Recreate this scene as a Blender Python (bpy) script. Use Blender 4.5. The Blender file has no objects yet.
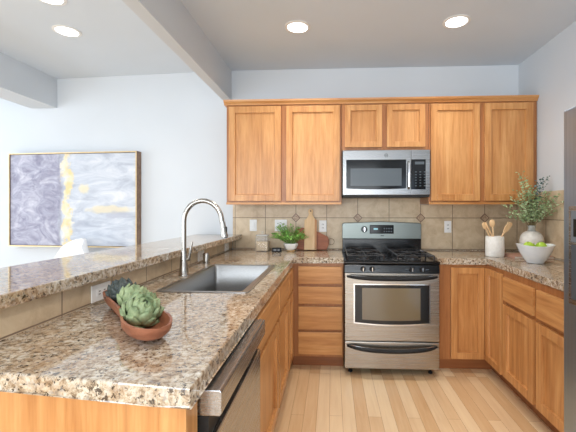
import bpy, bmesh, math, random
from mathutils import Vector, Matrix
random.seed(7)
S = bpy.context.scene
COL = S.collection
R = math.radians

# ------------------------------------------------------------------ camera
cam_data = bpy.data.cameras.new('camera')
cam = bpy.data.objects.new('camera', cam_data)
COL.objects.link(cam)
cam.location = (0, -3.59, 1.333)
cam.rotation_euler = (R(90), 0, R(2.9))
cam_data.sensor_width = 36
cam_data.lens = 362.6 / 576 * 36
cam_data.shift_x = (288 - 314) / 576
cam_data.shift_y = -(216 - 209) / 576
cam_data.clip_start = .02
S.camera = cam

# ------------------------------------------------------------------ world, lights, exposure
S.view_settings.view_transform = 'Standard'
S.view_settings.look = 'None'
S.view_settings.gamma = 1
S.view_settings.use_curve_mapping = False
S.view_settings.exposure = 0.0
W = bpy.data.worlds.new('world')
S.world = W
W.use_nodes = True
bg = W.node_tree.nodes['Background']
bg.inputs[0].default_value = (.80, .90, 1.0, 1)
bg.inputs[1].default_value = 1.6


def area(name, loc, rot, sx, sy, power, color):
    d = bpy.data.lights.new(name, 'AREA')
    d.shape = 'RECTANGLE'; d.size = sx; d.size_y = sy; d.energy = power; d.color = color
    o = bpy.data.objects.new(name, d); COL.objects.link(o)
    o.location = loc; o.rotation_euler = rot
    return o


# daylight entering through the window openings of the dining side and behind the kitchen
area('daylight_dining', (-5.75, -1.9, 1.45), (0, R(-100), 0), 2.1, 3.4, 66, (.82, .91, 1.0))
area('daylight_rear', (-1.5, -7.25, 1.45), (R(106), 0, 0), 5.6, 2.2, 240, (.90, .955, 1.0))


def spot(loc, power):
    d = bpy.data.lights.new('downlight_lamp', 'SPOT')
    d.energy = power; d.color = (1.0, .95, .89); d.spot_size = R(140); d.spot_blend = 1.0; d.shadow_soft_size = .07
    o = bpy.data.objects.new('downlight_lamp', d); COL.objects.link(o); o.location = loc
    return o


DOWN = [(-2.065, -.866), (-.265, -.837), (.917, -.858), (-1.85, -1.31), (.3, -2.5), (.2, -3.9), (-2.6, -3.2)]
for x, y in DOWN:
    spot((x, y, 2.69), 46 if x > -1 else 20)


# ------------------------------------------------------------------ helpers
def link(o):
    COL.objects.link(o); return o


def wloc(p):
    v = Vector((0, 0, 0))
    while p is not None:
        v += p.location; p = p.parent
    return v


def obj(name, bm, mat, parent=None, smooth=False, base=None, bevel=0, seg=2):
    """link a bmesh given in world coordinates as ONE mesh object"""
    off = wloc(parent) if parent is not None else Vector(base or (0, 0, 0))
    bmesh.ops.translate(bm, verts=bm.verts, vec=-off)
    if bevel:
        es = [e for e in bm.edges if len(e.link_faces) == 2 and e.calc_face_angle(0) > R(35)]
        bmesh.ops.bevel(bm, geom=es, offset=bevel, segments=seg, affect='EDGES', profile=.6)
    bmesh.ops.recalc_face_normals(bm, faces=bm.faces)
    me = bpy.data.meshes.new(name); bm.to_mesh(me); bm.free()
    for m in (mat if isinstance(mat, (list, tuple)) else [mat]):
        me.materials.append(m)
    if smooth:
        for p in me.polygons: p.use_smooth = True
        try: me.set_sharp_from_angle(angle=R(40))
        except Exception: pass
    o = bpy.data.objects.new(name, me); link(o)
    if parent is not None:
        o.parent = parent
    elif base:
        o.location = base
    return o


def thing(name, label, cat, loc=(0, 0, 0), group=None):
    o = bpy.data.objects.new(name, None); link(o)
    o.empty_display_size = .05
    o.location = loc; o['label'] = label; o['category'] = cat
    if group: o['group'] = group
    return o


def tag(o, label, cat, group=None):
    o['label'] = label; o['category'] = cat
    if group: o['group'] = group
    return o


def struct(name, bm, mat, bevel=0):
    o = obj(name, bm, mat, bevel=bevel); o['kind'] = 'structure'; return o


def B(*boxes):
    """bmesh of boxes (x0,x1,y0,y1,z0,z1)"""
    bm = bmesh.new()
    for b in boxes: box(bm, *b)
    return bm


def box(bm, x0, x1, y0, y1, z0, z1):
    x0, x1 = sorted((x0, x1)); y0, y1 = sorted((y0, y1)); z0, z1 = sorted((z0, z1))
    v = [bm.verts.new(p) for p in ((x0, y0, z0), (x1, y0, z0), (x1, y1, z0), (x0, y1, z0), (x0, y0, z1), (x1, y0, z1), (x1, y1, z1), (x0, y1, z1))]
    for f in ((0, 3, 2, 1), (4, 5, 6, 7), (0, 1, 5, 4), (1, 2, 6, 5), (2, 3, 7, 6), (3, 0, 4, 7)):
        bm.faces.new([v[i] for i in f])
    return v


def lathe(bm, prof, c, n=32, axis='Z', close=False, sx=1, sy=1):
    """prof: list of (r, h)."""
    rings = []
    for r, h in prof:
        ring = []
        for i in range(n):
            a = 2 * math.pi * i / n
            p = (r * math.cos(a) * sx, r * math.sin(a) * sy, h)
            if axis == 'Y': p = (p[0], p[2], p[1])
            if axis == 'X': p = (p[2], p[0], p[1])
            ring.append(bm.verts.new((c[0] + p[0], c[1] + p[1], c[2] + p[2])))
        rings.append(ring)
    for a, b in zip(rings, rings[1:]):
        for i in range(n):
            bm.faces.new((a[i], a[(i + 1) % n], b[(i + 1) % n], b[i]))
    if prof[0][0] > 1e-5: bm.faces.new(rings[0][::-1])
    if prof[-1][0] > 1e-5: bm.faces.new(rings[-1])
    bmesh.ops.remove_doubles(bm, verts=bm.verts, dist=1e-6)
    return bm


def tube(bm, pts, r, n=10, caps=True):
    pts = [Vector(p) for p in pts]
    rs = r if isinstance(r, (list, tuple)) else [r] * len(pts)
    t0 = (pts[1] - pts[0]).normalized()
    up = Vector((0, 0, 1)) if abs(t0.z) < .9 else Vector((1, 0, 0))
    u = t0.cross(up).normalized()
    rings = []
    for i, p in enumerate(pts):
        t = (pts[min(i + 1, len(pts) - 1)] - pts[max(i - 1, 0)]).normalized()
        u = (u - t * u.dot(t)).normalized(); w = t.cross(u)
        rings.append([bm.verts.new(p + (u * math.cos(2 * math.pi * k / n) + w * math.sin(2 * math.pi * k / n)) * rs[i]) for k in range(n)])
    for a, b in zip(rings, rings[1:]):
        for k in range(n): bm.faces.new((a[k], a[(k + 1) % n], b[(k + 1) % n], b[k]))
    if caps:
        bm.faces.new(rings[0][::-1]); bm.faces.new(rings[-1])
    return bm


def prism(bm, pts, d, axis='Y', a=0):
    """extrude a polygon. axis Y: pts (x,z) from y=a to y=a+d; Z: (x,y); X: (y,z)"""
    def mk(p, h):
        return {'Y': (p[0], h, p[1]), 'Z': (p[0], p[1], h), 'X': (h, p[0], p[1])}[axis]
    v0 = [bm.verts.new(mk(p, a)) for p in pts]; v1 = [bm.verts.new(mk(p, a + d)) for p in pts]
    n = len(pts)
    bm.faces.new(v0[::-1]); bm.faces.new(v1)
    for i in range(n): bm.faces.new((v0[i], v0[(i + 1) % n], v1[(i + 1) % n], v1[i]))
    return bm


def cells(xs, ys, filled, z0, z1, warp=None):
    """slab over grid cells with holes, shared vertices"""
    bm = bmesh.new(); V = {}
    def v(i, j, k):
        if (i, j, k) not in V:
            x, y = xs[i], ys[j]
            if warp: x, y = warp(x, y)
            V[(i, j, k)] = bm.verts.new((x, y, (z0, z1)[k]))
        return V[(i, j, k)]
    F = set(filled)
    for (i, j) in F:
        for k in (0, 1):
            bm.faces.new([v(i, j, k), v(i + 1, j, k), v(i + 1, j + 1, k), v(i, j + 1, k)])
        for (di, dj, e) in ((-1, 0, ((i, j), (i, j + 1))), (1, 0, ((i + 1, j), (i + 1, j + 1))), (0, -1, ((i, j), (i + 1, j))), (0, 1, ((i, j + 1), (i + 1, j + 1)))):
            if (i + di, j + dj) not in F:
                (a, b), (c, d) = e
                bm.faces.new([v(a, b, 0), v(c, d, 0), v(c, d, 1), v(a, b, 1)])
    return bm


# ------------------------------------------------------------------ materials
def L(c):  # sRGB 0-255 -> linear
    return tuple(((x / 255) / 12.92 if x / 255 <= .04045 else ((x / 255 + .055) / 1.055) ** 2.4) for x in c) + (1,)


def mat(name, color, rough=.5, metal=0, spec=.5, **kw):
    m = bpy.data.materials.new(name); m.use_nodes = True
    nt = m.node_tree; b = nt.nodes['Principled BSDF']
    b.inputs['Base Color'].default_value = L(color)
    b.inputs['Roughness'].default_value = rough
    b.inputs['Metallic'].default_value = metal
    b.inputs['Specular IOR Level'].default_value = spec
    for k, v in kw.items(): b.inputs[k.replace('_', ' ')].default_value = v
    # subtle procedural variation
    return m


def N(m, t, **kw):
    n = m.node_tree.nodes.new(t)
    for k, v in kw.items():
        if hasattr(n, k): setattr(n, k, v)
        else: n.inputs[k].default_value = v
    return n


def lk(m, a, b): m.node_tree.links.new(a, b)


def bs(m): return m.node_tree.nodes['Principled BSDF']


def ramp(m, fac, stops):
    r = N(m, 'ShaderNodeValToRGB')
    e = r.color_ramp.elements
    while len(e) < len(stops): e.new(.5)
    for i, (p, c) in enumerate(stops):
        e[i].position = p; e[i].color = L(c)
    lk(m, fac, r.inputs['Fac']); return r


def mix(m, fac, a, b, mode='MIX'):
    x = N(m, 'ShaderNodeMix', data_type='RGBA', blend_type=mode)
    for sock, v in ((x.inputs[0], fac), (x.inputs[6], a), (x.inputs[7], b)):
        if hasattr(v, 'is_output') or isinstance(v, bpy.types.NodeSocket): lk(m, v, sock)
        elif isinstance(v, (int, float)): sock.default_value = v
        else: sock.default_value = L(v)
    return x.outputs[2]


def coords(m, scale=(1, 1, 1), rot=(0, 0, 0), loc=(0, 0, 0), rnd=0):
    tc = N(m, 'ShaderNodeTexCoord'); mp = N(m, 'ShaderNodeMapping')
    mp.inputs['Scale'].default_value = scale; mp.inputs['Rotation'].default_value = rot; mp.inputs['Location'].default_value = loc
    src = tc.outputs['Object']
    if rnd:
        oi = N(m, 'ShaderNodeObjectInfo'); ad = N(m, 'ShaderNodeVectorMath', operation='MULTIPLY_ADD')
        lk(m, oi.outputs['Random'], ad.inputs[0]); ad.inputs[1].default_value = (rnd,) * 3; lk(m, src, ad.inputs[2])
        src = ad.outputs[0]
    lk(m, src, mp.inputs['Vector'])
    return mp.outputs['Vector']


def noise(m, vec, scale, detail=3, rough=.5, dist=0):
    n = N(m, 'ShaderNodeTexNoise'); n.inputs['Scale'].default_value = scale
    n.inputs['Detail'].default_value = detail; n.inputs['Roughness'].default_value = rough; n.inputs['Distortion'].default_value = dist
    if vec is not None: lk(m, vec, n.inputs['Vector'])
    return n.outputs['Fac']


def bump(m, h, strength=.1, dist=.002):
    b = N(m, 'ShaderNodeBump'); b.inputs['Strength'].default_value = strength; b.inputs['Distance'].default_value = dist
    lk(m, h, b.inputs['Height']); lk(m, b.outputs[0], bs(m).inputs['Normal'])


def paint(name, c, rough=.6):
    m = mat(name, c, rough, spec=.3)
    v = coords(m)
    n = noise(m, v, 1.3, 2)
    c2 = tuple(max(0, x - 5) for x in c)
    lk(m, ramp(m, n, [(.3, c2), (.7, c)]).outputs[0], bs(m).inputs['Base Color'])
    bump(m, noise(m, v, 260, 2), .06, .001)
    return m


def wood(name, horizontal=None, lo=(160, 98, 48), mid=(198, 138, 80), hi=(222, 170, 112), rough=.32, fine=1.0):
    """grain runs along Z unless horizontal = 'X' or 'Y'"""
    m = mat(name, mid, rough, spec=.45)
    s = {None: (14, 14, 1.0), 'X': (1.0, 14, 14), 'Y': (14, 1.0, 14)}[horizontal]
    v = coords(m, s, rnd=7)
    n1 = noise(m, v, .9 * fine, 4, .55, 1.2)
    n2 = noise(m, v, 5 * fine, 5, .6, .3)
    sw = {None: (5, 5, .55), 'X': (.55, 5, 5), 'Y': (5, .55, 5)}[horizontal]
    v2 = coords(m, sw, rnd=5)
    w = N(m, 'ShaderNodeTexWave', wave_type='RINGS'); w.inputs['Scale'].default_value = 1.0
    w.inputs['Distortion'].default_value = 5; w.inputs['Detail'].default_value = 2; w.inputs['Detail Scale'].default_value = .8
    lk(m, v2, w.inputs['Vector'])
    c = ramp(m, n1, [(.25, lo), (.5, mid), (.78, hi)]).outputs[0]
    c = mix(m, .14, c, ramp(m, w.outputs['Fac'], [(0, lo), (.6, hi)]).outputs[0])
    c = mix(m, .22, c, ramp(m, n2, [(.35, lo), (.6, hi)]).outputs[0])
    lk(m, c, bs(m).inputs['Base Color'])
    bump(m, n2, .04, .001)
    return m


def granite(name):
    m = mat(name, (190, 165, 145), .06, spec=1.0)
    v = coords(m)
    big = noise(m, v, 4.5, 3, .6, .4)
    md = noise(m, v, 50, 4, .75, .5)
    c = ramp(m, md, [(.34, (96, 76, 60)), (.44, (162, 142, 118)), (.53, (206, 194, 174)), (.66, (226, 221, 212))]).outputs[0]
    warm = ramp(m, noise(m, v, 48, 4, .75, .6), [(.34, (90, 64, 44)), (.47, (160, 124, 88)), (.62, (204, 178, 144))]).outputs[0]
    c = mix(m, ramp(m, big, [(.38, (40, 40, 40)), (.62, (210, 210, 210))]).outputs[0], c, warm)
    dk = noise(m, v, 58, 3, .8, .3)
    c = mix(m, ramp(m, dk, [(.565, (0, 0, 0)), (.615, (245, 245, 245))]).outputs[0], c, (50, 37, 32))
    gr = noise(m, coords(m, loc=(3, 1, 2)), 52, 3, .7, .2)
    c = mix(m, ramp(m, gr, [(.60, (0, 0, 0)), (.68, (200, 200, 200))]).outputs[0], c, (150, 145, 142))
    lk(m, c, bs(m).inputs['Base Color'])
    return m


def tile(name, plane):
    """beige stone tile, 305 mm, joints at fixed heights; plane 'X' (faces -Y) or 'Y' (faces +-X)"""
    m = mat(name, (190, 165, 138), .35, spec=.35)
    tc = N(m, 'ShaderNodeTexCoord'); sp = N(m, 'ShaderNodeSeparateXYZ'); cb = N(m, 'ShaderNodeCombineXYZ')
    lk(m, tc.outputs['Object'], sp.inputs[0])
    lk(m, sp.outputs[0 if plane == 'X' else 1], cb.inputs[0]); lk(m, sp.outputs[2], cb.inputs[1])
    mp = N(m, 'ShaderNodeMapping'); lk(m, cb.outputs[0], mp.inputs['Vector'])
    mp.inputs['Location'].default_value = ((-.249 if plane == 'X' else .161), -1.246 + .305 * 5, 0)
    br = N(m, 'ShaderNodeTexBrick', offset=0.0)
    br.inputs['Scale'].default_value = 1; br.inputs['Brick Width'].default_value = .305; br.inputs['Row Height'].default_value = .305
    br.inputs['Mortar Size'].default_value = .003; br.inputs['Mortar Smooth'].default_value = .1
    br.inputs['Color1'].default_value = L((216, 196, 166)); br.inputs['Color2'].default_value = L((198, 175, 145)); br.inputs['Mortar'].default_value = L((140, 118, 98))
    lk(m, mp.outputs[0], br.inputs['Vector'])
    v = coords(m)
    n = noise(m, v, 9, 5, .65, .5)
    c = mix(m, .5, br.outputs['Color'], ramp(m, n, [(.3, (168, 142, 112)), (.5, (208, 187, 156)), (.7, (230, 213, 186))]).outputs[0])
    n2 = noise(m, v, 60, 3, .7)
    c = mix(m, ramp(m, n2, [(.55, (0, 0, 0)), (.75, (90, 90, 90))]).outputs[0], c, (165, 120, 90))
    c = mix(m, br.outputs['Fac'], c, (132, 112, 94))
    lk(m, c, bs(m).inputs['Base Color'])
    inv = N(m, 'ShaderNodeMath', operation='SUBTRACT'); inv.inputs[0].default_value = 1; lk(m, br.outputs['Fac'], inv.inputs[1])
    bump(m, inv.outputs[0], .5, .003)
    return m


def floor_mat():
    m = mat('light_plank_floor', (220, 180, 130), .3, spec=.4)
    v = coords(m, rot=(0, 0, R(90)), loc=(.3, .018, 0))
    br = N(m, 'ShaderNodeTexBrick', offset=.37, offset_frequency=3); br.inputs['Scale'].default_value = 1
    br.inputs['Brick Width'].default_value = .95; br.inputs['Row Height'].default_value = .083
    br.inputs['Mortar Size'].default_value = .0009; br.inputs['Mortar Smooth'].default_value = .2
    br.inputs['Bias'].default_value = 0
    br.inputs['Color1'].default_value = L((250, 226, 188)); br.inputs['Color2'].default_value = L((208, 160, 108)); br.inputs['Mortar'].default_value = L((150, 105, 65))
    lk(m, v, br.inputs['Vector'])
    g = coords(m, (18, 1.2, 1))
    n = noise(m, g, 2.2, 5, .6, .8)
    c = mix(m, .25, br.outputs['Color'], ramp(m, n, [(.3, (206, 164, 118)), (.7, (248, 222, 182))]).outputs[0])
    n2 = noise(m, coords(m, (3, .8, 1)), 1.6, 2)
    c = mix(m, .12, c, ramp(m, n2, [(.4, (190, 140, 90)), (.6, (245, 215, 170))]).outputs[0])
    c = mix(m, br.outputs['Fac'], c, (160, 112, 70))
    lk(m, c, bs(m).inputs['Base Color'])
    return m


def steel(name, c=(190, 190, 190), rough=.28, axis='X', aniso=0):
    m = mat(name, c, rough, 1.0)
    s = {'X': (1, 60, 400), 'Y': (60, 1, 400), 'Z': (300, 300, 1)}[axis]
    n = noise(m, coords(m, s), 1.0, 2)
    c2 = tuple(int(x * .93) for x in c)
    lk(m, ramp(m, n, [(.3, c2), (.7, c)]).outputs[0], bs(m).inputs['Base Color'])
    mr = N(m, 'ShaderNodeMapRange'); lk(m, n, mr.inputs[0]); mr.inputs[3].default_value = rough * .85; mr.inputs[4].default_value = rough * 1.2
    lk(m, mr.outputs[0], bs(m).inputs['Roughness'])
    return m


def vary(name, c1, c2, scale, rough=.5, spec=.4, metal=0, stretch=(1, 1, 1), bmp=0):
    m = mat(name, c1, rough, metal, spec)
    v = coords(m, stretch, rnd=3)
    n = noise(m, v, scale, 4, .6)
    lk(m, ramp(m, n, [(.35, c1), (.65, c2)]).outputs[0], bs(m).inputs['Base Color'])
    if bmp: bump(m, n, bmp, .003)
    return m


M = {}
M['wall'] = paint('cool_white_wall_paint', (214, 219, 224))
M['wall_k'] = M['wall']
M['ceil'] = paint('ceiling_paint', (220, 229, 238))
M['woodV'] = wood('honey_maple_vertical')
M['woodX'] = wood('honey_maple_horizontal_x', 'X')
M['woodY'] = wood('honey_maple_horizontal_y', 'Y')
M['frameShadeV'] = wood('shaded_face_frame_wood', None, (140, 86, 46), (168, 108, 62), (186, 128, 80))  # maple darkened so the gaps between doors carry shade in their colour
M['toe'] = wood('toe_kick_wood', 'X', (120, 70, 38), (146, 88, 50), (160, 102, 62))  # dark stain, with the toe-space shadow also put into the colour
M['woodI'] = vary('cabinet_recess_wood', (120, 68, 34), (140, 82, 44), 8, .5)
M['granite'] = granite('speckled_granite')
M['tileX'] = tile('beige_stone_tile_back', 'X')
M['tileY'] = tile('beige_stone_tile_side', 'Y')
M['floor'] = floor_mat()
M['steel'] = steel('brushed_steel_horizontal', (172, 165, 156), .27)
M['guard'] = steel('satin_backguard_steel', (126, 133, 130), .36)
M['mwsteel'] = steel('microwave_steel', (150, 150, 150), .27)
M['steelY'] = steel('brushed_steel_side', (178, 178, 180), .26, 'Y')
M['fridge'] = steel('fridge_steel', (168, 186, 206), .34, 'Z')
M['nickel'] = steel('satin_nickel', (184, 180, 174), .26, 'Z')
M['sink'] = steel('sink_steel', (172, 172, 172), .30, 'Y')
M['chrome'] = mat('polished_steel', (222, 222, 224), .12, 1)
M['black'] = vary('black_enamel', (14, 14, 15), (20, 20, 21), 30, .18, .5)
M['blackm'] = vary('black_matte', (20, 20, 21), (30, 30, 31), 50, .5, .3)
M['iron'] = vary('cast_iron', (34, 34, 36), (52, 52, 54), 80, .24, .8, bmp=.1)
M['glassblk'] = mat('dark_glass', (22, 24, 27), .10, spec=.25)
M['ovenglass'] = mat('oven_glass_reflection_tint', (112, 98, 74), .08, spec=.9)  # base colour lightened to imitate the room's windows reflected in the glass
M['mwglass'] = mat('microwave_window_mesh', (84, 92, 98), .25, spec=.3)
M['plate'] = vary('white_plastic_plate', (236, 236, 234), (242, 242, 240), 20, .35)
M['hole'] = mat('dark_slot', (40, 40, 42), .6)
M['ceramic'] = vary('white_ceramic', (232, 230, 226), (240, 239, 236), 8, .3, bmp=.02)
M['crock'] = vary('matte_white_stoneware', (226, 222, 214), (238, 235, 229), 40, .55, bmp=.15)
M['bowlwhite'] = vary('glazed_white_bowl', (230, 234, 238), (240, 243, 245), 10, .2)
M['trimw'] = vary('white_trim_enamel', (238, 238, 236), (243, 243, 241), 6, .4)


# ------------------------------------------------------------------ the setting
ZC = 2.72
XR = 1.79
XL = -5.6
YB = -7.1
T = math.tan(R(4))
XJ = -1.02


def dwy(x): return T * (XJ - x)


struct('floor', B((XL - .1, XR + .1, YB - .1, .5, -.06, 0)), M['floor'])
struct('ceiling', B((XL - .1, XR + .1, YB - .1, .5, ZC, ZC + .08)), M['ceil'])
struct('wall_back', B((XJ, XR + .1, 0, .12, 0, ZC)), M['wall'])
bm = bmesh.new()
prism(bm, [(XJ, 0), (XJ, .12), (XL, dwy(XL) + .12), (XL, dwy(XL))], ZC, 'Z', 0)
struct('wall_dining', bm, M['wall'])
struct('wall_right', B((XR, XR + .1, YB, 0, 0, ZC)), M['wall'])
# left wall with a wide window opening
y0, y1, z0, z1 = -3.6, -.2, .4, 2.5
struct('wall_left', B((XL - .1, XL, YB, y0, 0, ZC), (XL - .1, XL, y1, .5, 0, ZC), (XL - .1, XL, y0, y1, 0, z0), (XL - .1, XL, y0, y1, z1, ZC)), M['wall'])
# wall behind the camera with a broad glazed opening
x0, x1 = -4.3, 1.3
struct('wall_rear', B((XL, x0, YB - .1, YB, 0, ZC), (x1, XR, YB - .1, YB, 0, ZC), (x0, x1, YB - .1, YB, 0, .35), (x0, x1, YB - .1, YB, 2.55, ZC)), M['wall'])
fr = []
for k in range(5):
    xx = x0 + (x1 - x0) * k / 4
    fr.append((xx - .03, xx + .03, YB - .08, YB - .02, .35, 2.55))
fr += [(x0, x1, YB - .08, YB - .02, .35, .41), (x0, x1, YB - .08, YB - .02, 2.49, 2.55)]
struct('window_1', B(*fr), M['trimw'])
fr = []
for k in range(4):
    yy = y0 + (y1 - y0) * k / 3
    fr.append((XL - .08, XL - .02, yy - .03, yy + .03, z0, z1))
fr += [(XL - .08, XL - .02, y0, y1, z0, z0 + .06), (XL - .08, XL - .02, y0, y1, z1 - .06, z1)]
struct('window_2', B(*fr), M['trimw'])
# ceiling beams
struct('trim_1', B((-1.095, -1.01, YB, 0, 2.42, ZC)), M['wall'])
struct('trim_2', B((-3.22, -2.93, YB, dwy(-2.93), 2.41, ZC)), M['wall'])
# knee wall behind the peninsula, tiled towards the kitchen
struct('wall_knee', B((-1.12, -1.008, -2.80, 0, 0, 1.035)), M['wall'])
struct('wall_knee_tile', B((-1.008, -1.0, -2.80, -.002, .935, 1.035)), M['tileY'])
# backsplash
struct('backsplash_back', B((-.995, XR - .008, -.008, 0, .935, 1.375), (.0845, .8515, -.008, 0, 1.375, 1.60)), M['tileX'])
struct('backsplash_right', B((XR - .008, XR, -1.86, -.001, .935, 1.48)), M['tileY'])

# diamond accents
dm_out = mat('accent_tile_dark', (120, 92, 72), .4)
dm_in = vary('accent_tile_light', (196, 172, 144), (150, 118, 94), 60, .35)
for i, x in enumerate((-.361, .249, .859, 1.469)):
    z = 1.246; s = .046
    nm = ['left of the paddle cutting board', 'behind the left of the stove backguard', 'to the right of the stove backguard', 'above the wooden spoons'][i]
    t = thing('accent_tile', 'small diamond accent tile in backsplash ' + nm, 'tile', (x, -.009, z), 'diamond accent tiles in the backsplash')
    bm = bmesh.new(); prism(bm, [(x - s, z), (x, z - s), (x + s, z), (x, z + s)], -.003, 'Y', -.008)
    obj('tile_border', bm, dm_out, t)
    s = .036
    bm = bmesh.new(); prism(bm, [(x - s, z), (x, z - s), (x + s, z), (x, z + s)], -.003, 'Y', -.0112)
    obj('tile_face', bm, dm_in, t, bevel=.001)


# ------------------------------------------------------------------ cabinets
def lx(F, u0, u1, d0, d1, z0, z1):
    """box in a face frame: F=('Y',y) faces -Y, u is X; ('X+',x) faces +X, u is Y; ('X-',x) faces -X, u is Y. d = distance out of the face"""
    k, p = F
    if k == 'Y': return (u0, u1, p - d0, p - d1, z0, z1)
    if k == 'X+': return (p + d0, p + d1, u0, u1, z0, z1)
    return (p - d0, p - d1, u0, u1, z0, z1)


def shaker(F, u0, u1, z0, z1, parent, rail=.056, name='door'):
    """framed door with a recessed centre panel"""
    bm = B(lx(F, u0, u0 + rail, .001, .023, z0, z1), lx(F, u1 - rail, u1, .001, .023, z0, z1),
           lx(F, u0 + rail, u1 - rail, .001, .0226, z0, z0 + rail), lx(F, u0 + rail, u1 - rail, .001, .0226, z1 - rail, z1))
    d = obj(name, bm, M['woodV'], parent, bevel=.0022)
    # sloped inner lip and panel
    bm = bmesh.new()
    a, b = .003, .004
    def q(u, dd, z):
        k, p = F
        return {'Y': (u, p - dd, z), 'X+': (p + dd, u, z), 'X-': (p - dd, u, z)}[k]
    o = [(u0 + rail, z0 + rail), (u1 - rail, z0 + rail), (u1 - rail, z1 - rail), (u0 + rail, z1 - rail)]
    i = [(u0 + rail + a, z0 + rail + a), (u1 - rail - a, z0 + rail + a), (u1 - rail - a, z1 - rail - a), (u0 + rail + a, z1 - rail - a)]
    vo = [bm.verts.new(q(u, .013, z)) for u, z in o]; vi = [bm.verts.new(q(u, b, z)) for u, z in i]
    vb = [bm.verts.new(q(u, .002, z)) for u, z in o]
    for k in range(4):
        bm.faces.new((vo[k], vo[(k + 1) % 4], vi[(k + 1) % 4], vi[k]))
        bm.faces.new((vo[k], vb[k], vb[(k + 1) % 4], vo[(k + 1) % 4]))
    bm.faces.new(vi); bm.faces.new(vb[::-1])
    obj('door_panel', bm, M['woodV'], d)
    return d


def slabfront(F, u0, u1, z0, z1, parent, name='drawer'):
    return obj(name, B(lx(F, u0, u1, .001, .023, z0, z1)), M['woodX'] if F[0] == 'Y' else M['woodY'], parent, bevel=.004)


UY = -.32
def upper(x0, x1, z0, z1, doors, label):
    t = thing('upper_cabinet', label, 'cabinet', (x0, 0, z0), 'wall cabinets')
    obj('body', B((x0, x1, UY, -.0095 if z0 < 1.376 else -.001, z0, z1)), M['frameShadeV'], t, bevel=.002)
    obj('bottom_rail', B((x0, x1, UY - .002, UY - .014, z0 - .004, z0 + .018)), M['woodX'], t, bevel=.002) if z0 < 1.5 else None
    for a, b in doors: shaker(('Y', UY), a, b, z0 + .028, z1 - .014, t, .058 if z0 < 1.5 else .05)
    return t


ZU = 2.276
upper(-.965, .082, 1.377, ZU, [(-.940, -.463), (-.417, .066)], 'wide two-door maple wall cabinet hanging left of the microwave')
upper(.084, .852, 1.855, ZU, [(.113, .441), (.485, .820)], 'short two-door maple wall cabinet directly above the microwave')
upper(.854, 1.788, 1.377, ZU, [(.868, 1.293), (1.334, 1.748)], 'tall two-door maple wall cabinet right of the microwave in the corner')
# crown moulding
bm = bmesh.new()
prof = [(UY - .004, ZU + .0005), (UY - .012, ZU + .0005), (UY - .016, ZU + .012), (UY - .034, ZU + .030), (UY - .038, ZU + .045), (UY - .004, ZU + .045)]
prism(bm, [(y, z) for y, z in prof], XR - .002 + .985, 'X', -.985)
bm2 = B((-.985, -.969, UY - .003, -.002, ZU + .0005, ZU + .045), (-.969, XR - .002, UY - .003, -.002, ZU + .0005, ZU + .03))
me_t = bpy.data.meshes.new('tmp'); bm2.to_mesh(me_t); bm2.free(); bm.from_mesh(me_t); bpy.data.meshes.remove(me_t)
tag(obj('crown_moulding', bm, M['woodX'], base=(.4, -.3, ZU)), 'long stepped maple crown moulding along the tops of the wall cabinets', 'moulding')

ZB, ZT = .105, .8865      # carcass
FY = -.575               # back-run face
FXL, FXR = -.34, 1.25    # peninsula face, right-run face

# drawer stack left of stove
t = thing('drawer_cabinet', 'maple base cabinet with four stacked drawers left of the stove', 'cabinet', (-.1, FY, 0), 'base cabinets')
obj('body', B((-.338, .092, FY, -.012, ZB, ZT)), M['frameShadeV'], t, bevel=.0015)
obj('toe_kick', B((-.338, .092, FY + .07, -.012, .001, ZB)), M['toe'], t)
for a, b in ((.713, .858), (.548, .690), (.337, .525), (.130, .315)):
    slabfront(('Y', FY), -.283, .080, a, b, t)

# corner cabinet of the peninsula
t = thing('corner_cabinet', 'narrow maple base cabinet in the inner corner, far end of the peninsula', 'cabinet', (-.6, -.7, 0), 'base cabinets')
obj('body', B((-.99, FXL, -.938, -.012, ZB, ZT)), M['frameShadeV'], t, bevel=.0015)
obj('toe_kick', B((-.99, FXL - .07, -.938, -.012, .001, ZB)), M['toe'], t)
slabfront(('X+', FXL), -.915, -.655, .69, .858, t)
shaker(('X+', FXL), -.915, -.655, .13, .665, t)

# sink cabinet: open box (room for the basin)
t = thing('sink_cabinet', 'maple base cabinet with two doors beneath the sink, beside the dishwasher', 'cabinet', (-.6, -1.5, 0), 'base cabinets')
obj('body', B((FXL - .02, FXL, -2.09, -.94, ZB, ZT), (-.99, FXL - .02, -2.09, -2.072, ZB, ZT), (-.99, FXL - .02, -.958, -.94, ZB, ZT),
              (-.99, FXL - .02, -2.072, -.958, ZB, ZB + .018)), M['frameShadeV'], t)
obj('toe_kick', B((FXL - .085, FXL - .07, -2.09, -.94, .001, ZB)), M['toe'], t)
for a, b in ((-2.06, -1.455), (-1.415, -.965)):
    slabfront(('X+', FXL), a, b, .69, .858, t)
    shaker(('X+', FXL), a, b, .13, .665, t)

# end panel of the peninsula
t = thing('end_cabinet', 'maple end panel and post closing the near end of the peninsula', 'cabinet', (-.66, -2.73, 0), 'base cabinets')
bm = bmesh.new()
def ey(x): return -2.772 + (-.34 - x) * .11
prism(bm, [(-.995, ey(-.995)), (-.405, ey(-.405)), (-.405, -2.703), (-.995, -2.703)], ZT - .002, 'Z', .001)
obj('end_panel', bm, M['woodV'], t)
bm = bmesh.new()
prism(bm, [(-.404, ey(-.404) - .003), (FXL + .005, ey(FXL) - .003), (FXL + .005, -2.703), (-.404, -2.703)], ZT - .002, 'Z', .001)
obj('corner_post', bm, M['woodV'], t, bevel=.002)

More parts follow.
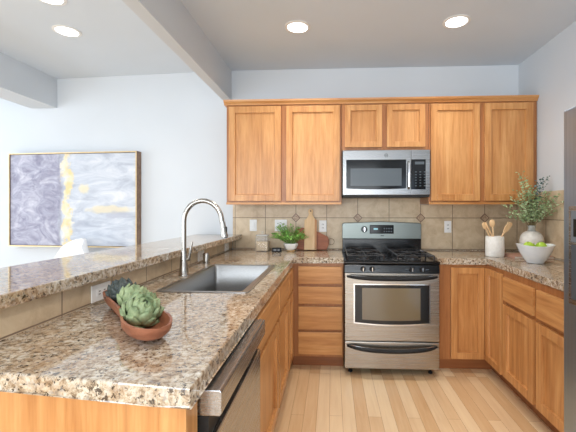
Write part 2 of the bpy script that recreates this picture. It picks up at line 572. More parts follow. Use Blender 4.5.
# right run
t = thing('corner_cabinet', 'maple corner base cabinet right of the stove with folding two-part door', 'cabinet', (1.3, -.4, 0), 'base cabinets')
bm = cells([.872, FXR, XR - .012], [-.885, FY, -.012], [(0, 1), (1, 1), (1, 0)], ZB, ZT)
obj('body', bm, M['frameShadeV'], t)
bm = cells([.872, FXR + .07, XR - .012], [-.885, FY + .07, -.012], [(0, 1), (1, 1), (1, 0)], .001, ZB)
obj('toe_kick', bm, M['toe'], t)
shaker(('Y', FY), .962, 1.226, .118, .858, t, .05)
shaker(('X-', FXR), -.868, -.599, .118, .858, t, .05)
for i, (a, b, u, v_, lab) in enumerate(((-1.311, -.887, -1.296, -.905, 'maple base cabinet with drawer over door, under the white fruit bowl'),
                                        (-1.868, -1.313, -1.85, -1.334, 'maple base cabinet with drawer over door, next to the refrigerator'))):
    t = thing('base_cabinet', lab, 'cabinet', (1.5, (a + b) / 2, 0), 'base cabinets')
    obj('body', B((FXR, XR - .012, a, b, ZB, ZT)), M['frameShadeV'], t, bevel=.0015)
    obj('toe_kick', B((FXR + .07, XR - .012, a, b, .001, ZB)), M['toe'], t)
    slabfront(('X-', FXR), u, v_, .675, .845, t)
    shaker(('X-', FXR), u, v_, .13, .648, t)

# ------------------------------------------------------------------ countertops
SX0, SX1, SY0, SY1 = -.855, -.40, -1.885, -1.03    # sink cut-out
CT0, CT1 = .888, .932
def cw(x, y):
    if y < -2.7: y = -2.795 + (-.315 - x) * .11
    return x, y
bm = cells([-.9985, SX0 + .012, SX1 - .012, -.318, .093], [-2.8, SY0 + .012, SY1 - .012, -.6, -.0095],
           [(0, 0), (1, 0), (2, 0), (0, 1), (2, 1), (0, 2), (1, 2), (2, 2), (0, 3), (1, 3), (2, 3), (3, 3)], CT0, CT1, cw)
tag(obj('countertop', bm, M['granite'], base=(-.6, -1.4, CT0), bevel=.005), 'speckled brown granite countertop around the sink, from the peninsula to the stove', 'countertop')
bm = cells([.850, 1.236, XR - .0095], [-1.872, -.6, -.0095], [(0, 1), (1, 1), (1, 0)], CT0, CT1)
tag(obj('countertop', bm, M['granite'], base=(1.4, -.5, CT0), bevel=.005), 'speckled brown granite countertop right of the stove, carrying the fruit bowl', 'countertop')
bm = bmesh.new()
prism(bm, [(-.978, -2.82), (-1.455, -2.82), (-1.355, -.004), (-.902, -.0095)], .044, 'Z', 1.036)
tag(obj('bar_countertop', bm, M['granite'], base=(-1.2, -1.4, 1.036), bevel=.005), 'raised glossy granite bar ledge behind the sink', 'countertop')

# ------------------------------------------------------------------ sink, faucet, air gap
t = thing('kitchen_sink', 'rectangular stainless steel sink set in the peninsula countertop', 'sink', (-.63, -1.45, .70))
def rrect(x0, x1, y0, y1, r, z, n=5):
    out = []
    for cx, cy, a0 in ((x1 - r, y1 - r, 0), (x0 + r, y1 - r, 90), (x0 + r, y0 + r, 180), (x1 - r, y0 + r, 270)):
        for k in range(n + 1):
            a = R(a0 + 90 * k / n); out.append((cx + r * math.cos(a), cy + r * math.sin(a), z))
    return out
bm = bmesh.new()
loops = [rrect(SX0, SX1, SY0, SY1, .02, .933), rrect(SX0, SX1, SY0, SY1, .02, .9365), rrect(SX0 + .022, SX1 - .034, SY0 + .02, SY1 - .022, .02, .9365),
         rrect(SX0 + .026, SX1 - .038, SY0 + .024, SY1 - .026, .02, .930), rrect(SX0 + .028, SX1 - .040, SY0 + .026, SY1 - .028, .022, .745), rrect(SX0 + .06, SX1 - .07, SY0 + .06, SY1 - .06, .03, .722)]
vs = [[bm.verts.new(p) for p in l] for l in loops]
for a, b in zip(vs, vs[1:]):
    n = len(a)
    for k in range(n): bm.faces.new((a[k], a[(k + 1) % n], b[(k + 1) % n], b[k]))
bm.faces.new(vs[-1])
obj('basin', bm, M['sink'], t, smooth=True)
bm = bmesh.new(); lathe(bm, [(.045, .7225), (.045, .727), (.036, .727), (.032, .7235), (0, .7235)], (-.64, -1.3, 0), 24)
obj('drain', bm, M['chrome'], t, smooth=True)

fx, fy, fz = -.893, -1.45, .9325
t = thing('faucet', 'tall satin nickel gooseneck faucet with pull-down sprayer beside the sink', 'faucet', (fx, fy, fz))
bm = bmesh.new(); lathe(bm, [(.031, fz), (.031, fz + .006), (.027, fz + .012), (.024, fz + .06), (.0195, fz + .11), (.016, fz + .15)], (fx, fy, 0), 24)
obj('base', bm, M['nickel'], t, smooth=True)
pts = [(fx, fy, fz + .14), (fx, fy, fz + .24), (fx, fy, fz + .325)]
r_ = .116
for k in range(1, 15):
    a = R(180 - 180 * k / 15 * 1.02)
    pts.append((fx + r_ + r_ * math.cos(a), fy, fz + .325 + r_ * 1.08 * math.sin(a)))
pts += [(fx + 2 * r_ + .001, fy, fz + .32), (fx + 2 * r_ + .004, fy, fz + .305)]
bm = bmesh.new(); tube(bm, pts, .0145, 14)
obj('neck', bm, M['nickel'], t, smooth=True)
hx = fx + 2 * r_ + .005
bm = bmesh.new(); tube(bm, [(hx, fy, fz + .325), (hx + .002, fy, fz + .30), (hx + .006, fy, fz + .265), (hx + .012, fy, fz + .232)], [.015, .0165, .019, .022], 16)
sp = obj('spray_head', bm, M['nickel'], t, smooth=True)
bm = bmesh.new(); tube(bm, [(hx + .012, fy, fz + .233), (hx + .0125, fy, fz + .228)], .019, 16)
obj('nozzle', bm, M['blackm'], sp)
bm = bmesh.new(); box(bm, hx + .017, hx + .026, fy - .007, fy + .007, fz + .255, fz + .295)
obj('spray_button', bm, M['blackm'], sp, bevel=.002)
bm = bmesh.new(); tube(bm, [(fx + .01, fy, fz + .095), (fx + .034, fy, fz + .10)], .012, 12)
tube(bm, [(fx + .028, fy, fz + .095), (fx + .036, fy, fz + .13), (fx + .052, fy, fz + .205)], [.0085, .0075, .006], 12)
obj('handle', bm, M['nickel'], t, smooth=True)

bm = bmesh.new(); lathe(bm, [(.028, .9325), (.028, .938), (.0235, .940), (.0235, 1.0), (.02, 1.01), (.0, 1.012)], (-.925, -.97, 0), 24)
tag(obj('air_gap', bm, M['nickel'], smooth=True, base=(-.925, -.97, .9325)), 'short silver air gap cylinder on the counter behind the sink', 'air gap')

# ------------------------------------------------------------------ dishwasher
t = thing('dishwasher', 'stainless steel dishwasher under the near end of the peninsula', 'dishwasher', (-.6, -2.39, 0))
obj('body', B((-.95, -.345, -2.695, -2.099, .09, .872)), M['blackm'], t)
obj('toe_panel', B((-.95, -.40, -2.695, -2.099, .001, .089)), M['blackm'], t)
obj('door', B((-.343, -.298, -2.693, -2.101, .10, .756)), M['steelY'], t, bevel=.003)
obj('grip_recess_shade', B((-.343, -.310, -2.693, -2.101, .757, .811)), M['blackm'], t, bevel=.002)  # matte black strip stands in for the shadow in the pocket below the handle
# bar handle along the top edge, with bevelled grip
bm = bmesh.new()
prism(bm, [(-.342, .812), (-.283, .812), (-.278, .817), (-.278, .872), (-.283, .877), (-.342, .877)], .592, 'Y', -2.693)
obj('handle', bm, M['steelY'], t, bevel=.002)
bm = bmesh.new(); prism(bm, [(-2.385, .775), (-2.355, .775), (-2.350, .795), (-2.39, .795)], .002, 'X', -.3102)
obj('badge', bm, M['plate'], t)

# ------------------------------------------------------------------ gas range
RX0, RX1, RC = .097, .845, .471
t = thing('gas_range', 'stainless steel gas stove with black cooktop between the base cabinets', 'stove', (RC, -.35, 0))
obj('body', B((RX0, RX1, -.645, -.03, .055, .885)), M['blackm'], t)
for sx in (RX0 + .05, RX1 - .05):
    for sy in (-.60, -.10):
        bm = bmesh.new(); lathe(bm, [(.018, .001), (.018, .012), (.01, .014), (.01, .056)], (sx, sy, 0), 12)
        obj('foot', bm, M['blackm'], t)
bm = bmesh.new()
prism(bm, [(-.03, .887), (-.675, .887), (-.688, .900), (-.688, .912), (-.67, .918), (-.66, .912), (-.03, .912)], RX1 - RX0 + .006, 'X', RX0 - .003)
ct = obj('cooktop', bm, M['black'], t, bevel=.002)
# black control panel, slightly sloped
bm = bmesh.new()
prism(bm, [(-.646, .825), (-.692, .825), (-.680, .886), (-.646, .886)], RX1 - RX0, 'X', RX0)
cp = obj('control_panel', bm, M['black'], t, bevel=.003)
for kx in (.244, .316, .628, .708):
    bm = bmesh.new(); lathe(bm, [(.021, -.684), (.021, -.690), (.017, -.694), (.015, -.712), (0, -.713)], (kx, 0, .856), 20, 'Y')
    kn = obj('knob', bm, M['blackm'], cp, smooth=True)
    bm = B((kx - .003, kx + .003, -.7125, -.716, .842, .870))
    obj('knob_pointer', bm, M['chrome'], kn)
for kx in (.205, .36, .59, .748):
    obj('marking', B((kx - .012, kx + .012, -.6875, -.6895, .852, .858)), M['mwglass'], cp)
# oven door
bm = B((RX0 + .002, RX1 - .002, -.648, -.688, .283, .822))
od = obj('oven_door', bm, M['steel'], t, bevel=.004)
# window surround with bowed lower edge
def bowed(x0, x1, z0, z1, bow, y, th):
    pts = [(x0, z1), (x1, z1)]
    for k in range(0, 13):
        u = 1 - k / 12
        pts.append((x0 + (x1 - x0) * u, z0 - bow * (1 - (2 * u - 1) ** 2)))
    bm = bmesh.new(); prism(bm, pts, -th, 'Y', y); return bm
obj('window_trim', bowed(RC - .302, RC + .302, .425, .738, .018, -.6875, .003), M['chrome'], od)
ws = obj('window_surround', bowed(RC - .292, RC + .292, .433, .730, .016, -.6895, .004), M['black'], od)
obj('oven_window', bowed(RC - .235, RC + .222, .456, .706, .008, -.693, .0015), M['ovenglass'], od)
# bowed handles
def bow_handle(z, droop, parent, ysurf):
    pts = []; n = 24
    for k in range(n + 1):
        u = k / n; s = 1 - (2 * u - 1) ** 2; s4 = 1 - (2 * u - 1) ** 6
        pts.append((RX0 + .022 + (RX1 - RX0 - .044) * u, ysurf - .006 - .040 * s4, z - droop * s))
    bm = bmesh.new(); tube(bm, pts, [.008 + .009 * (1 - (2 * k / n - 1) ** 4) for k in range(n + 1)], 12)
    h = obj('handle', bm, M['blackm'], parent, smooth=True)
    pts2 = [(x, y + .004, zz + .013) for x, y, zz in pts[1:-1]]
    bm = bmesh.new(); tube(bm, pts2, .0045, 8)
    obj('handle_trim', bm, M['chrome'], h, smooth=True)
bow_handle(.797, .012, od, -.688)
# storage drawer
dr = obj('drawer', B((RX0 + .002, RX1 - .002, -.648, -.686, .062, .275)), M['steel'], t, bevel=.004)
bow_handle(.246, .026, dr, -.686)
# back guard
obj('backguard_base', B((RX0, RX1, -.028, -.088, .913, 1.045)), M['black'], t, bevel=.003)
bm = bmesh.new()
prism(bm, [(RX0 - .002, 1.046), (RX1 + .002, 1.046), (RX1 + .002, 1.185), (RX1 - .01, 1.198), (RC, 1.212), (RX0 + .01, 1.198), (RX0 - .002, 1.185)], -.075, 'Y', -.012)
bgd = obj('backguard', bm, M['guard'], t, bevel=.005)
obj('display', B((.358, .585, -.0865, -.091, 1.097, 1.180)), M['glassblk'], bgd, bevel=.006)
for k in range(4):
    for j in range(2):
        obj('button', B((.49 + k * .022, .503 + k * .022, -.0912, -.0925, 1.112 + j * .028, 1.124 + j * .028)), M['mwglass'], bgd)
obj('clock_readout', B((.395, .435, -.0912, -.092, 1.134, 1.150)), mat('lit_digits', (150, 190, 200), .4, Emission_Color=L((150, 200, 210)), Emission_Strength=.5), bgd)
bm = bmesh.new(); lathe(bm, [(.030, -.0865), (.030, -.092), (.026, -.1), (.022, -.115), (0, -.116)], (.306, 0, 1.138), 24, 'Y')
kn = obj('knob', bm, M['black'], bgd, smooth=True)
obj('knob_pointer', B((.302, .31, -.1155, -.119, 1.12, 1.156)), M['chrome'], kn)
obj('badge', B((.462, .492, -.0868, -.0885, 1.074, 1.081)), M['blackm'], bgd)
# burners and grates
for bx, by, br_ in ((.27, -.50, .05), (.27, -.22, .038), (.672, -.50, .05), (.672, -.22, .04)):
    bm = bmesh.new(); lathe(bm, [(br_ + .02, .9125), (br_ + .018, .918), (br_, .92), (br_, .928), (br_ * .8, .934), (0, .935)], (bx, by, 0), 24)
    obj('burner', bm, M['iron'], ct, smooth=True)
for gx in (.27, .672):
    bm = bmesh.new()
    z = .955; hw = .145
    for (ya, yb) in ((-.635, -.365), (-.355, -.10)):
        yc = (ya + yb) / 2
        loop = [(gx - hw, ya, z), (gx + hw, ya, z), (gx + hw, yb, z), (gx - hw, yb, z), (gx - hw, ya, z)]
        for a, b in zip(loop, loop[1:]): tube(bm, [a, b], .0055, 6)
        for dx, dy in ((1, 1), (1, -1), (-1, 1), (-1, -1)):
            tube(bm, [(gx + dx * hw, yc + dy * (yb - ya) / 2, z), (gx + dx * .075, yc + dy * .075, z + .012), (gx + dx * .025, yc + dy * .025, z + .004)], .005, 6)
            tube(bm, [(gx + dx * hw, yc + dy * (yb - ya) / 2, z), (gx + dx * hw, yc + dy * (yb - ya) / 2, .9125)], .006, 6)
        for dx, dy in ((1, 0), (-1, 0), (0, 1), (0, -1)):
            tube(bm, [(gx + dx * hw, yc + dy * (yb - ya) / 2, z), (gx + dx * .03, yc + dy * .03, z)], .005, 6)
    obj('grate', bm, M['iron'], ct, smooth=True)

# ------------------------------------------------------------------ microwave
X0, X1, Z0, Z1 = .091, .847, 1.437, 1.848
t = thing('microwave', 'stainless steel over-the-range microwave mounted above the stove', 'microwave', (RC, -.2, Z0))
obj('body', B((X0 + .001, X1 - .001, -.36, -.011, Z0, Z1)), M['blackm'], t)
YF = -.4
obj('vent_lip', B((X0 + .004, X1 - .004, -.395, -.361, Z0, Z0 + .018)), M['blackm'], t)
mx = lambda px: RC + (px - 386.7) / 113.7
mz = lambda py: 1.333 - (py - 209) / 113.7 + .0
dX = mx(411.2)
bm = bmesh.new()
def face_plate(x0, x1): return B((x0, x1, -.362, YF, 1.455, Z1))
dd = obj('door', face_plate(X0, dX - .001), M['mwsteel'], t, bevel=.004)
pp = obj('control_panel', face_plate(dX + .001, X1), M['mwsteel'], t, bevel=.004)
obj('window_surround', bowed(mx(347), mx(406), mz(188.6), mz(160), .008, YF + .0005, .003), M['glassblk'], dd)
obj('window', B((mx(351.2), mx(401.5), YF - .0028, YF - .0042, mz(186), mz(168.7))), M['mwglass'], dd)
hxm = mx(408.2)
bm = bmesh.new(); tube(bm, [(hxm, YF, mz(162.5)), (hxm, YF - .03, mz(164)), (hxm, YF - .038, mz(175)), (hxm, YF - .03, mz(187)), (hxm, YF, mz(188.5))], .011, 12)
obj('handle', bm, M['chrome'], dd, smooth=True)
kp = obj('keypad', B((mx(410.8) + .003, mx(425), YF + .0005, YF - .003, mz(189.6), mz(160))), M['glassblk'], pp)
for j in range(6):
    for k in range(3):
        xx = mx(414.6) + k * .038; zz = mz(186.5) + j * .024
        obj('button', B((xx, xx + .014, YF - .003, YF - .0042, zz, zz + .008)), M['mwglass'], kp)
obj('clock_display', B((mx(414.5), mx(423.5), YF - .003, YF - .0042, mz(165), mz(162.3))), M['mwglass'], kp)
# round maker's emblem on the door
cxx, czz = mx(386.5), mz(155.8)
bm = bmesh.new()
ringp = [(cxx + .014 * math.cos(R(a)), YF - .001, czz + .014 * math.sin(R(a))) for a in range(0, 361, 20)]
tube(bm, ringp, .0018, 6, caps=False)
em = obj('emblem', bm, M['blackm'], dd)
cu = bpy.data.curves.new('emblem_letters', 'FONT'); cu.body = 'GE'; cu.size = .017; cu.align_x = 'CENTER'; cu.align_y = 'CENTER'; cu.extrude = .0004
tmp = bpy.data.objects.new('emblem_letters', cu); link(tmp)
dg = bpy.context.evaluated_depsgraph_get()
me = bpy.data.meshes.new_from_object(tmp.evaluated_get(dg)); bpy.data.objects.remove(tmp)
lt = bpy.data.objects.new('emblem_letters', me); link(lt); me.materials.clear(); me.materials.append(M['blackm'])
lt.parent = em; lt.rotation_euler = (R(90), 0, 0); lt.location = Vector((cxx, YF - .0012, czz)) - wloc(em)

# ------------------------------------------------------------------ refrigerator (side by side, on the right wall)
FX, FY0, FY1, FZ = 1.04, -1.90, -2.81, 1.775
t = thing('refrigerator', 'tall stainless steel side-by-side refrigerator at the right edge', 'refrigerator', (1.4, -2.35, 0))
obj('body', B((1.115, XR - .03, FY1 + .005, FY0 - .005, .02, FZ - .012)), mat('fridge_side_grey', (120, 122, 126), .4, spec=.4), t, bevel=.004)
obj('base_grille', B((1.10, 1.114, FY1 + .01, FY0 - .01, .012, .09)), M['blackm'], t)
for sx, sy in ((1.18, FY1 + .08), (1.18, FY0 - .08), (1.7, FY1 + .08), (1.7, FY0 - .08)):
    bm = bmesh.new(); lathe(bm, [(.02, .001), (.02, .02)], (sx, sy, 0), 12); obj('foot', bm, M['blackm'], t)
fd = obj('freezer_door', B((FX, 1.11, -2.285, FY0, .10, FZ)), M['fridge'], t, bevel=.008, seg=3)
rd = obj('refrigerator_door', B((FX, 1.11, FY1, -2.291, .10, FZ)), M['fridge'], t, bevel=.008, seg=3)
for dpar, yy in ((fd, -2.245), (rd, -2.33)):
    bm = bmesh.new(); tube(bm, [(FX, yy, .55), (FX - .05, yy, .57), (FX - .055, yy, 1.0), (FX - .05, yy, 1.56), (FX, yy, 1.58)], .012, 12)
    obj('handle', bm, M['nickel'], dpar, smooth=True)
disp = obj('dispenser_frame', B((FX + .002, FX - .006, -2.19, -1.945, .92, 1.345)), M['steelY'], fd, bevel=.003)
obj('dispenser_panel', B((FX - .0055, FX - .009, -2.17, -1.965, 1.19, 1.325)), mat('dispenser_grey', (105, 110, 116), .35, spec=.5), disp, bevel=.002)
obj('dispenser_display', B((FX - .0085, FX - .011, -2.15, -1.985, 1.215, 1.29)), M['glassblk'], disp)
obj('dispenser_recess', B((FX - .0055, FX - .007, -2.17, -1.965, .945, 1.18)), mat('dispenser_recess_grey', (72, 76, 82), .4), disp)

# ------------------------------------------------------------------ wall plates
def plate(F, u0, u1, z0, z1, kind, label, cat, group=None, horizontal=False):
    k, p = F
    um, zm = (u0 + u1) / 2, (z0 + z1) / 2
    base = (um, p, zm) if k == 'Y' else (p, um, zm)
    t = thing('light_switch' if kind == 'switch' else 'wall_outlet', label, cat, base, group)
    obj('cover_plate', B(lx(F, u0, u1, .0005, .006, z0, z1)), M['plate'], t, bevel=.002)
    def one(uc, zc):
        if kind == 'switch':
            obj('rocker', B(lx(F, uc - .014, uc + .014, .0055, .010, zc - .03, zc + .03)), M['trimw'], t, bevel=.0015)
        else:
            hw, hh = (.033, .016) if horizontal else (.016, .033)
            r = obj('receptacle', B(lx(F, uc - hw, uc + hw, .0055, .008, zc - hh, zc + hh)), M['trimw'], t, bevel=.0015)
            bm = bmesh.new()
            for s in (-1, 1):
                for q in (-1, 1):
                    a, b = (s * .017, q * .006) if horizontal else (q * .006, s * .017)
                    w1, w2 = (.006, .0018) if horizontal else (.0018, .006)
                    box(bm, *lx(F, uc + a - w1, uc + a + w1, .0078, .0086, zc + b - w2, zc + b + w2))
            obj('slots', bm, M['hole'], r)
    if u1 - u0 > .11 and not horizontal:
        one(um - .028, zm); one(um + .028, zm)
    else: one(um, zm)
    return t


BK = ('Y', -.008)
plate(BK, -.823, -.752, 1.113, 1.228, 'switch', 'single white rocker switch plate above the glass jar', 'light switch')
plate(BK, -.571, -.451, 1.113, 1.228, 'outlet', 'double-width white outlet plate behind the potted herb', 'outlet', 'outlets')
plate(BK, -.130, -.058, 1.108, 1.221, 'outlet', 'white outlet between the paddle cutting board and the stove', 'outlet', 'outlets')
plate(BK, 1.085, 1.152, 1.104, 1.217, 'outlet', 'white outlet on the backsplash right of the stove', 'outlet', 'outlets')
KN = ('X+', -1.0)
plate(KN, -2.137, -2.010, .941, 1.012, 'outlet', 'white outlet mounted sideways behind the artichoke bowl', 'outlet', 'outlets', True)
plate(KN, -.945, -.82, .941, 1.016, 'outlet', 'white outlet mounted sideways behind the air gap', 'outlet', 'outlets', True)
plate(KN, -.27, -.15, .941, 1.012, 'outlet', 'white outlet at the far corner end of the ledge tile', 'outlet', 'outlets', True)

# ------------------------------------------------------------------ ceiling lights
em_m = bpy.data.materials.new('downlight_glow'); em_m.use_nodes = True
b_ = em_m.node_tree.nodes['Principled BSDF']; b_.inputs['Emission Color'].default_value = (1, .97, .93, 1); b_.inputs['Emission Strength'].default_value = 6
labs = ['recessed round ceiling light over the dining side, farther from camera', 'recessed round ceiling light above the sink area, left of the kitchen pair',
        'recessed round ceiling light right of the kitchen pair, near the right wall', 'recessed round ceiling light over dining side, nearest the top picture edge']
for (x, y), lb in zip(DOWN[:4], labs):
    t = thing('ceiling_light', lb, 'ceiling light', (x, y, ZC), 'recessed ceiling lights')
    bm = bmesh.new(); lathe(bm, [(.076, ZC - .0005), (.098, ZC - .0005), (.098, ZC - .004), (.078, ZC - .007), (.076, ZC - .0005)], (x, y, 0), 32)
    obj('trim_ring', bm, M['trimw'], t, smooth=True)
    bm = bmesh.new(); lathe(bm, [(0, ZC - .001), (.0755, ZC - .001), (.0755, ZC - .003), (0, ZC - .0045)], (x, y, 0), 32)
    obj('lens', bm, em_m, t)

# ------------------------------------------------------------------ painting
ang = math.atan(T)
t = thing('painting', 'large framed abstract painting in pale grey, lavender and gold on the dining wall', 'painting', (-2.70, dwy(-2.70) - .002, 1.43))
PW, PH = .728, .492
def pm():
    m = mat('abstract_canvas', (210, 212, 222), .6, spec=.2)
    tc = N(m, 'ShaderNodeTexCoord'); sp = N(m, 'ShaderNodeSeparateXYZ'); lk(m, tc.outputs['Object'], sp.inputs[0])
    v = coords(m)
    # left lavender field vs right pale field, with ragged border
    nb = noise(m, coords(m, (3, 1, 1)), 2.2, 4, .6)
    def math_(op, a, b):
        n = N(m, 'ShaderNodeMath', operation=op)
        for s, x in zip(n.inputs, (a, b)):
            if isinstance(x, (int, float)): s.default_value = x
            else: lk(m, x, s)
        return n.outputs[0]
    xe = math_('ADD', sp.outputs[0], math_('MULTIPLY', math_('SUBTRACT', nb, .5), .22))
    left = ramp(m, noise(m, coords(m, (1, 1, 1.6), rot=(0, R(25), 0)), 5, 6, .65, 1.5), [(.3, (128, 126, 146)), (.5, (166, 166, 184)), (.7, (206, 206, 216))]).outputs[0]
    right = ramp(m, noise(m, coords(m, (.8, 1, 2.6)), 3.5, 5, .6, 1.0), [(.3, (168, 174, 188)), (.5, (196, 202, 212)), (.68, (218, 220, 226))]).outputs[0]
    side = ramp(m, math_('ADD', xe, .5), [(.34, (0, 0, 0)), (.40, (255, 255, 255))]).outputs[0]
    c = mix(m, side, left, right)
    # vertical gold streak
    dx = math_('ABSOLUTE', math_('ADD', math_('ADD', sp.outputs[0], .06), math_('MULTIPLY', math_('SUBTRACT', noise(m, coords(m, (1, 1, 1)), 5.5, 4, .7), .5), .36)), 0)
    gold = ramp(m, dx, [(.022, (255, 255, 255)), (.05, (0, 0, 0))]).outputs[0]
    c = mix(m, gold, c, ramp(m, noise(m, v, 9, 3), [(.4, (228, 206, 156)), (.62, (230, 226, 214))]).outputs[0])
    # dark vertical strokes left of gold
    dk = math_('ABSOLUTE', math_('ADD', math_('ADD', sp.outputs[0], .14), math_('MULTIPLY', math_('SUBTRACT', noise(m, coords(m, (1, 1, .8)), 6, 3, .6), .5), .14)), 0)
    c = mix(m, ramp(m, dk, [(.006, (150, 150, 150)), (.022, (0, 0, 0))]).outputs[0], c, (128, 126, 142))
    # gold spot and band at right
    def spotm(x, z, r0, sx=1, sz=1):
        a = math_('MULTIPLY', math_('SUBTRACT', sp.outputs[0], x), sx); b = math_('MULTIPLY', math_('SUBTRACT', sp.outputs[2], z), sz)
        d = math_('ADD', math_('SQRT', math_('ADD', math_('MULTIPLY', a, a), math_('MULTIPLY', b, b)), 0), math_('MULTIPLY', math_('SUBTRACT', noise(m, v, 12, 3), .5), .08))
        return ramp(m, d, [(r0, (220, 220, 220)), (r0 + .03, (0, 0, 0))]).outputs[0]
    c = mix(m, spotm(.14, .11, .035), c, (232, 218, 180))
    c = mix(m, spotm(.42, -.10, .05, .3, 1.6), c, (228, 216, 184))
    c = mix(m, spotm(.50, -.16, .03, .35, 1.4), c, (176, 180, 194))
    lk(m, c, bs(m).inputs['Base Color'])
    bump(m, noise(m, v, 25, 5, .7), .2, .003)
    return m
def wbox(*b):  # local boxes relative to the painting
    bm = B(*b); bmesh.ops.translate(bm, verts=bm.verts, vec=wloc(t)); return bm
gold_m = vary('champagne_gold_frame', (214, 186, 140), (226, 202, 160), 20, .3, .5, .4)
fr_side = vary('brown_frame_side', (120, 96, 80), (150, 124, 104), 30, .5)
obj('frame', wbox((-PW, -PW + .012, -.078, -.001, -PH, PH), (PW - .012, PW, -.078, -.001, -PH, PH), (-PW + .012, PW - .012, -.078, -.001, -PH, -PH + .012), (-PW + .012, PW - .012, -.078, -.001, PH - .012, PH)), fr_side, t)
obj('frame_face', wbox((-PW, -PW + .012, -.082, -.0785, -PH, PH), (PW - .012, PW, -.082, -.0785, -PH, PH), (-PW + .012, PW - .012, -.082, -.0785, -PH, -PH + .012), (-PW + .012, PW - .012, -.082, -.0785, PH - .012, PH)), gold_m, t)
obj('canvas', wbox((-PW + .016, PW - .016, -.070, -.006, -PH + .016, PH - .016)), pm(), t)
t.rotation_euler = (0, 0, -ang)

# ------------------------------------------------------------------ dining chair beyond the bar
t = thing('dining_chair', 'white rounded dining chair beyond the bar in front of the painting', 'chair', (-2.50, -.42, 0))
cx_, cy_ = -2.50, -.42
white_f = vary('white_upholstery', (236, 238, 242), (246, 247, 249), 60, .7, bmp=.05)
bm = bmesh.new()
rows = []
for j in range(9):
    v_ = j / 8; row = []
    zz = .46 + .585 * v_
    for i in range(13):
        u = -1 + 2 * i / 12
        hw = .225 * (1 - .45 * max(0, v_ - .55) ** 2 / .2)
        zt = zz - (.07 * abs(u) ** 2.5 * v_)
        row.append((cx_ + hw * u, cy_ + .19 + .05 * v_ - .10 * u * u, zt))
    rows.append(row)
V1 = [[bm.verts.new(p) for p in r] for r in rows]
V2 = [[bm.verts.new((p[0], p[1] + .035, p[2])) for p in r] for r in rows]
for j in range(8):
    for i in range(12):
        bm.faces.new((V1[j][i], V1[j][i + 1], V1[j + 1][i + 1], V1[j + 1][i])); bm.faces.new((V2[j][i], V2[j + 1][i], V2[j + 1][i + 1], V2[j][i + 1]))
for i in range(12):
    bm.faces.new((V1[0][i], V2[0][i], V2[0][i + 1], V1[0][i + 1])); bm.faces.new((V1[8][i], V1[8][i + 1], V2[8][i + 1], V2[8][i]))
for j in range(8):
    bm.faces.new((V1[j][0], V1[j + 1][0], V2[j + 1][0], V2[j][0])); bm.faces.new((V1[j][12], V2[j][12], V2[j + 1][12], V1[j + 1][12]))
obj('backrest', bm, white_f, t, smooth=True)
bm = bmesh.new(); prism(bm, [(p[0], p[1]) for p in rrect(cx_ - .23, cx_ + .23, cy_ - .24, cy_ + .20, .08, 0)], .07, 'Z', .41)
obj('seat', bm, white_f, t, bevel=.015)
oak = wood('oak_legs', None, (150, 120, 90), (180, 150, 115), (196, 168, 132))
for sx in (-1, 1):
    for sy in (-1, 1):
        bm = bmesh.new(); tube(bm, [(cx_ + sx * .17, cy_ - .02 + sy * .16, .412), (cx_ + sx * .21, cy_ - .02 + sy * .2, .002)], [.018, .011], 10)
        obj('leg', bm, oak, t, smooth=True)
t.rotation_euler = (0, 0, R(-14))

# ------------------------------------------------------------------ counter items, left
CZ = CT1 + .0008
def yend(p, n): return p
# glass jar
glass = mat('clear_glass', (244, 248, 250), .04, Alpha=.10)
jx, jy = -.665, -.155
t = thing('storage_jar', 'square clear glass jar of oats on the back counter', 'jar', (jx, jy, CZ))
def sq(bm, prof, cx, cy, hw_r=.25):
    loops = []
    for hw, z in prof: loops.append([bm.verts.new(p) for p in rrect(cx - hw, cx + hw, cy - hw, cy + hw, max(hw * hw_r, .001), z, 4)])
    for a, b in zip(loops, loops[1:]):
        n = len(a)
        for k in range(n): bm.faces.new((a[k], a[(k + 1) % n], b[(k + 1) % n], b[k]))
    bm.faces.new(loops[0][::-1]); bm.faces.new(loops[-1]); return bm
bm = bmesh.new()
sq(bm, [(.058, CZ), (.062, CZ + .004), (.062, CZ + .128), (.056, CZ + .140), (.052, CZ + .142), (.052, CZ + .138), (.0585, CZ + .126), (.0585, CZ + .006)], jx, jy)
obj('glass_body', bm, glass, t, smooth=True)
oats = vary('rolled_oats', (226, 204, 168), (186, 156, 116), 180, .8, bmp=.6)
bm = bmesh.new(); sq(bm, [(.056, CZ + .0075), (.0575, CZ + .01), (.0575, CZ + .085), (.05, CZ + .092)], jx, jy)
o_ = obj('oats', bm, oats, t, smooth=True)
bm = bmesh.new(); sq(bm, [(.054, CZ + .1435), (.057, CZ + .147), (.055, CZ + .156), (.02, CZ + .160)], jx, jy)
ld = obj('lid', bm, mat('frosted_lid_glass', (228, 232, 234), .15, Alpha=.45), t, smooth=True)
bm = bmesh.new(); lathe(bm, [(.010, CZ + .1605), (.010, CZ + .168), (.018, CZ + .178), (.014, CZ + .190), (0, CZ + .193)], (jx, jy, 0), 20)
obj('lid_knob', bm, glass, ld, smooth=True)
# black block
t = thing('kitchen_timer', 'small black rectangular timer in front of the potted herb', 'timer', (-.515, -.235, CZ))
obj('body', B((-.560, -.474, -.250, -.225, CZ, CZ + .040)), M['blackm'], t, bevel=.003)
obj('readout', B((-.545, -.518, -.2505, -.2515, CZ + .013, CZ + .028), (-.508, -.488, -.2505, -.2515, CZ + .013, CZ + .028)), mat('pale_readout', (120, 124, 128), .4), t)

